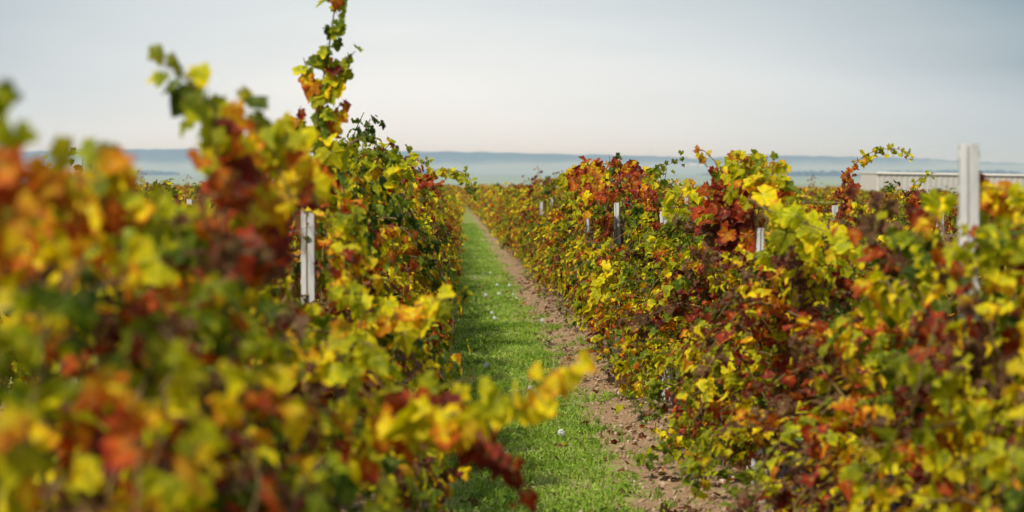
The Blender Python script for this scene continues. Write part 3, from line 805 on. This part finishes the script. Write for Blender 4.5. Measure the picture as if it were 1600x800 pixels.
# red marker strip on the bright post
mb = MB(); c = at(978, 316, 22.1)
n = 9; zz = np.linspace(0.045, -0.035, n); wv = 0.012 * np.sin(np.arange(n) * 1.1)
V = [];
for i in range(n):
    hw = 0.006 + 0.016 * i / n
    for y_ in (0.0, 0.0015): V += [[c.x - hw + wv[i], c.y - 0.08 + y_, c.z + zz[i]], [c.x + hw + wv[i], c.y - 0.08 + y_ + 0.004, c.z + zz[i]]]
f = []
for i in range(n - 1):
    a = i * 4; b = a + 4
    f += [[a, a + 1, b + 1, b], [a + 2, b + 2, b + 3, a + 3], [a, b, b + 2, a + 2], [a + 1, a + 3, b + 3, b + 1]]
mb.add(V, f); tag(link('marker_ribbon', mb.mesh('marker_ribbon', [M_RED])), 'small bright red plastic strip tied near the top of a post in the right row', 'ribbon')

# ------------------------------------------------------------------ where the vines part round a post
def part_leaves():
    gaps = [(0, 1508, 1540, 232, 286, 6.9), (0, 1511, 1538, 304, 338, 6.9), (0, 1168, 1192, 326, 390, 12), (0, 960, 974, 318, 380, 22), (0, 917, 927, 343, 377, 27), (0, 969, 987, 303, 327, 21.9),
            (0, 862, 873, 291, 324, 37), (0, 844, 852, 316, 336, 42), (-1, 462, 508, 335, 470, 9.9), (-1, 290, 304, 275, 318, 25),
            (0, 1478, 1491, 340, 376, 17.9), (0, 1345, 1356, 300, 318, 34), (0, 1300, 1311, 318, 345, 22)]
    a, b = YAW, PITCH
    fwd = np.array([-math.sin(a) * math.cos(b), math.cos(a) * math.cos(b), math.sin(b)]); right = np.array([math.cos(a), math.sin(a), 0]); up = np.cross(right, fwd)
    made = {}
    for rows in VINES.values():
        for v in rows:
            if v.location.y > 44: continue
            for ch in [c for c in v.children if c.name.startswith(('foliage', 'shoot'))]:
                me = ch.data; n = len(me.vertices); co = np.empty(n * 3); me.vertices.foreach_get('co', co); co = co.reshape(-1, 3)
                if ch.name.startswith('foliage'):
                    M = Matrix.Translation(v.location) @ v.rotation_euler.to_matrix().to_4x4() @ Matrix.Diagonal((*v.scale, 1))
                    Mn = np.array(M); wco = co @ Mn[:3, :3].T + Mn[:3, 3]
                else: wco = co
                d = wco - np.array([0, 0, CAM_H]); z = d @ fwd
                px = 800 + d @ right / z * F_PX; py = 400 - d @ up / z * F_PX
                A = np.empty(n * 4); me.attributes['leaf'].data.foreach_get('color', A); rnd = A.reshape(-1, 4)[:, 2]; mat_ok = np.ones(n, bool) if ch.name.startswith('foliage') else rnd > 0
                hit = np.zeros(n, bool)
                for r, x0, x1, y0, y1, Y in gaps:
                    hit |= (px > x0) & (px < x1) & (py > y0) & (py < y1) & (wco[:, 1] < Y) & (mat_ok)
                if not hit.any(): continue
                bad = np.isin(rnd, np.unique(rnd[hit & (rnd > 0)])) | hit
                keep = np.where(~bad)[0]; new = -np.ones(n, int); new[keep] = np.arange(len(keep))
                nl = len(me.loops); li = np.empty(nl, int); me.loops.foreach_get('vertex_index', li)
                npoly = len(me.polygons); ls = np.empty(npoly, int); me.polygons.foreach_get('loop_start', ls); lt = np.empty(npoly, int); me.polygons.foreach_get('loop_total', lt)
                mi = np.empty(npoly, int); me.polygons.foreach_get('material_index', mi)
                mb = MB(); mb.add(co[keep], np.zeros((0, 3), int), 0, A.reshape(-1, 4)[keep]); mb.n = 0
                for q in (3, 4):
                    sel = np.where(lt == q)[0]
                    if len(sel) == 0: continue
                    F = new[li[ls[sel][:, None] + np.arange(q)]]; ok = (F >= 0).all(1)
                    mb.f.append(F[ok]); mb.m.append(mi[sel][ok]); mb.sm.append(np.full(ok.sum(), q == 4))
                ch.data = mb.mesh(me.name, [M_LEAF, M_CANE])
part_leaves()

# ------------------------------------------------------------------ grey building on the right
def building():
    m, t = mat('corrugated_grey')
    N, M, ramp, noise, mix = nodes(t)
    tcn = N('ShaderNodeTexCoord').outputs['Object']
    f = noise(tcn, 1.3, 4, 0.6); c = ramp(f, [(0.3, (0.36, 0.345, 0.335)), (0.7, (0.44, 0.425, 0.41))])
    bs = N('ShaderNodeBsdfPrincipled'); t.links.new(c, bs.inputs['Base Color']); bs.inputs['Roughness'].default_value = 0.6
    o = N('ShaderNodeOutputMaterial'); t.links.new(bs.outputs[0], o.inputs[0])
    M_END = simple('pale_end', [(0.3, (0.52, 0.49, 0.45)), (0.7, (0.6, 0.57, 0.53))], 2, bump=0)
    M_EDGE = simple('roof_edge', [(0.3, (0.66, 0.63, 0.60)), (0.7, (0.74, 0.71, 0.68))], 2, bump=0)
    root = link('storage_building', None)
    Y = 84.0; c0 = at(1374, 271.5, Y)
    root.location = c0; Lx, D, H = 13.0, 5.0, 3.0
    root.rotation_euler = (0, R(0.9), R(-3))
    tag(root, 'long low grey corrugated building behind the vines at right', 'building')
    mb = MB(); xs = []; x = 0.0
    while x < Lx:
        xs += [(x, 0), (x + 0.06, 0), (x + 0.10, -0.014), (x + 0.16, -0.014), (x + 0.20, 0)]; x += 0.20
    xs = np.array(xs); n = len(xs)
    V = np.concatenate([np.c_[xs, np.zeros(n)], np.c_[xs, np.full(n, -H)]]); mb.add(V, [[k, k + 1, n + k + 1, n + k] for k in range(n - 1)])
    link('wall', mb.mesh('wall', [m]), root)
    mb = MB(); box(mb, (Lx / 2, D, -H / 2), (Lx, 0.1, H)); box(mb, (Lx, D / 2, -H / 2), (0.1, D - 0.12, H)); link('back_wall', mb.mesh('back_wall', [m]), root)
    mb = MB()
    for k in range(12): box(mb, (-0.04, (k + .5) * D / 12, -H / 2), (0.06 + 0.03 * (k % 2), D / 12 - 0.004, H))
    link('end_wall', mb.mesh('end_wall', [M_END]), root)
    mb = MB(); box(mb, (Lx / 2, D / 2, 0.035), (Lx + 0.2, D + 0.15, 0.06)); link('roof', mb.mesh('roof', [M_EDGE]), root)
building()

# ------------------------------------------------------------------ ground cover
def grass_cover():
    M_G = None
    m, t = mat('grass_blade')
    N, M, ramp, noise, mix = nodes(t)
    at_ = N('ShaderNodeAttribute', attribute_name='leaf'); sp = N('ShaderNodeSeparateColor'); t.links.new(at_.outputs['Color'], sp.inputs[0])
    pos = N('ShaderNodeNewGeometry').outputs['Position']
    f = M('MULTIPLY_ADD', M('SUBTRACT', noise(pos, 1.1, 4, 0.65), 0.53), 1.9, sp.outputs[0], clamp=True)
    c = ramp(f, [(0.0, (0.08, 0.15, 0.012)), (0.35, (0.20, 0.34, 0.02)), (0.6, (0.32, 0.43, 0.04)), (0.8, (0.42, 0.44, 0.18)), (1.0, (0.50, 0.42, 0.24))])
    bs = N('ShaderNodeBsdfPrincipled'); t.links.new(c, bs.inputs['Base Color']); bs.inputs['Roughness'].default_value = 0.6; bs.inputs['Specular IOR Level'].default_value = 0.25
    tr = N('ShaderNodeBsdfTranslucent'); t.links.new(c, tr.inputs['Color'])
    ms = N('ShaderNodeMixShader'); ms.inputs[0].default_value = 0.35; t.links.new(bs.outputs[0], ms.inputs[1]); t.links.new(tr.outputs[0], ms.inputs[2])
    o = N('ShaderNodeOutputMaterial'); t.links.new(ms.outputs[0], o.inputs[0])
    mb = MB()
    def scatter(y0, y1, dens, sl, sb):
        A = 1.9 * (y1 - y0); n = int(A * dens)
        x = rng.uniform(-0.55, 1.35, n); y = rng.uniform(y0, y1, n)
        g = grass_mask(x, y)
        clump = vnoise(x + 3, y, 0.13) * 0.6 + vnoise(x, y, 0.5) * 0.7
        keep = (g + rng.normal(0, 0.25, n) > 0.4) & (clump + rng.normal(0, 0.15, n) > 0.42)
        # a few weeds out on the soil
        keep |= (rng.random(n) < 0.02) | ((vnoise(x + 50, y + 20, 0.22) > 0.86) & (g > -3))
        x, y = x[keep], y[keep]; n = len(x); z = ground_h(x, y)
        P = np.stack([x, y, z], -1); h = vnoise(x, y + 40, 0.3)
        k = n // 2
        # broad leaflets (clover, dandelion)
        q = P[:k] + np.c_[np.zeros((k, 2)), rng.uniform(0.004, 0.045, k) * (0.5 + h[:k])]
        nr = rng.normal(0, 0.45, (k, 3)) + np.array([0, -.15, 1.0]); tp = rng.normal(0, 1, (k, 3)); tp[:, 2] *= .3
        nr = norm(nr); tp = norm(tp - nr * np.sum(tp * nr, -1, keepdims=True)); sd = np.cross(tp, nr)
        s = (sl * rng.uniform(0.5, 1.4, k))[:, None]
        V = np.stack([q - tp * s * .5, q + sd * s * .3 + nr * s * .06, q + tp * s * .55, q - sd * s * .3 + nr * s * .06], 1)
        At = np.zeros((k, 4, 4)); At[..., 0] = rng.normal(0.36, 0.14, (k, 1))
        mb.add(V.reshape(-1, 3), np.arange(4 * k).reshape(k, 4), 0, At.reshape(-1, 4))
        # blades
        b = P[k:]; m_ = len(b); d = rng.normal(0, 0.45, (m_, 3)); d[:, 2] = 1; d = norm(d); L_ = (sb * rng.uniform(0.4, 1.3, m_) * (0.5 + h[k:]))[:, None]
        sd = norm(np.cross(d, rng.normal(0, 1, (m_, 3)))) * (sb * 0.055 + 0.0015)
        tip = b + d * L_ + rng.normal(0, 1, (m_, 3)) * L_ * 0.25
        V = np.stack([b - sd, b + sd, b + d * L_ * .6 + sd * .7, tip, b + d * L_ * .6 - sd * .7], 1)
        At = np.zeros((m_, 5, 4)); At[..., 0] = rng.normal(0.5, 0.2, (m_, 1))
        mb.add(V.reshape(-1, 3), np.arange(5 * m_).reshape(m_, 5), 0, At.reshape(-1, 4))
    scatter(8, 16, 4200, 0.021, 0.05); scatter(16, 28, 2600, 0.025, 0.05); scatter(28, 50, 1100, 0.032, 0.055); scatter(50, 100, 350, 0.045, 0.06)
    print('grass verts', mb.n)
    tag(link('grass', mb.mesh('grass', [m])), 'short green clover and grass covering the lane between the vine rows', 'grass', kind='stuff')
grass_cover()

def litter():
    # clods and stones on the bare soil
    mb = MB(); V0, F0 = ico(); n = 5200
    x = np.where(rng.random(n) < 0.7, rng.uniform(0.9, 1.75, n), rng.uniform(-0.7, -0.05, n)); y = 8 + 30 * rng.random(n) ** 1.3
    x = np.append(x, rng.uniform(-.1, 1, 300)); y = np.append(y, rng.uniform(8, 30, 300)); n += 300
    s = np.exp(rng.normal(-4.75, 0.5, n)); z = ground_h(x, y)
    V = V0[None] * (s[:, None, None] * rng.uniform(0.6, 1.3, (n, 1, 3))) * rng.uniform(0.8, 1.2, (n, len(V0), 1)) + np.stack([x, y, z + s * 0.3], -1)[:, None]
    F = (F0[None] + (np.arange(n) * len(V0))[:, None, None]).reshape(-1, 3)
    mb.add(V.reshape(-1, 3), F)
    ms = simple('clod', [(0.3, (0.15, 0.09, 0.055)), (0.5, (0.34, 0.23, 0.14)), (0.7, (0.52, 0.42, 0.32))], 9, rough=0.95)
    tag(link('soil_clods', mb.mesh('soil_clods', [ms])), 'crumbled brown clods and small stones on the bare soil strips', 'clods', kind='stuff')
    mb = MB(); n = 1500
    x = np.where(rng.random(n) < 0.7, rng.normal(1.3, 0.35, n), rng.normal(-0.15, 0.45, n)); y = 8 + 34 * rng.random(n) ** 1.2
    P = np.stack([x, y, ground_h(x, y) + 0.015], -1); nr = rng.normal(0, .35, (n, 3)) + np.array([0, 0, 1]); tp = rng.normal(0, 1, (n, 3))
    add_leaves(mb, P, nr, tp, rng.uniform(.03, .075, n), np.where(rng.random(n) < 0.82, rng.normal(.95, .05, n), rng.normal(.66, .12, n)), 0, 'mid')
    tag(link('fallen_leaves', mb.mesh('fallen_leaves', [M_LEAF])), 'dry brown and red leaves fallen on the soil under the vines', 'fallen leaves', kind='stuff')
litter()

# dandelion clocks
def puff_mesh():
    mb = MB(); ball(mb, (0, 0, 0), 0.013)
    n = 150; d = norm(rng.normal(0, 1, (n, 3))); a = norm(np.cross(d, rng.normal(0, 1, (n, 3)))); b = np.cross(d, a)
    for q in range(n):
        c = d[q] * 0.021
        V = [d[q] * 0.004 - a[q] * .0004, d[q] * 0.004 + a[q] * .0004, c]
        mb.add(V, [[0, 1, 2]])
        mb.add([c + a[q] * .0045, c + b[q] * .0045 + d[q] * .002, c - a[q] * .0045, c - b[q] * .0045 + d[q] * .002], [[0, 1, 2, 3]])
    return mb.mesh('seed_head', [M_PUFF])
PUFF = puff_mesh()
D = [(743, 434, .09, 'leftmost white dandelion clock of the far cluster in the grass'), (755, 429, .16, 'dandelion clock on a tall stalk, second from left of the far cluster'),
     (766, 426, .18, 'highest dandelion clock of the cluster, on a tall straight stalk'), (748, 446, .06, 'low dandelion clock under the leftmost one in the grass'),
     (777, 446, .06, 'low dandelion clock in the middle of the far cluster'), (759, 462, .06, 'brightest dandelion clock, low in front of the far cluster'),
     (780, 459, .06, 'faint low dandelion clock right of the brightest one'), (796, 446, .30, 'dandelion clock on the tallest stalk at the right of the cluster'),
     (802, 460, .05, 'dandelion clock near the soil edge, just below the tallest stalk'), (807, 468, .05, 'faint dandelion clock beside the bare soil edge'),
     (769, 489, .10, 'upper of two dandelion clocks standing below the far cluster'), (773, 497, .06, 'lower of two dandelion clocks standing below the far cluster'),
     (848, 501, .05, 'lone dandelion clock near the right edge of the grass'), (877, 676, .07, 'large lone white dandelion clock in the near grass'),
     (760, 574, .04, 'small pale dandelion clock in the grass behind the near shoots'), (829, 613, .04, 'small pale dandelion clock in the middle of the near grass')]
for px, py, h, lab in D:
    Y = (1.6 - h) * F_PX / (py - 290.0)
    p = at(px, py, Y)
    g = float(ground_h(p.x, Y))
    root = link('dandelion', None); root.location = (p.x, Y, g); tag(root, lab, 'dandelion', 'dandelion clocks in the lane')
    hh = max(0.05, p.z - g)
    mb = MB(); tube(mb, [[0.01, 0.01, 0], [0.004, 0, hh * .5], [0, 0, hh]], [0.0022, 0.002, 0.0018], 5)
    link('stalk', mb.mesh('stalk', [M_STALK]), root)
    s = link('seed_head', PUFF, root); s.location = (0, 0, hh); k = random.uniform(0.85, 1.15); s.scale = (k, k, k)
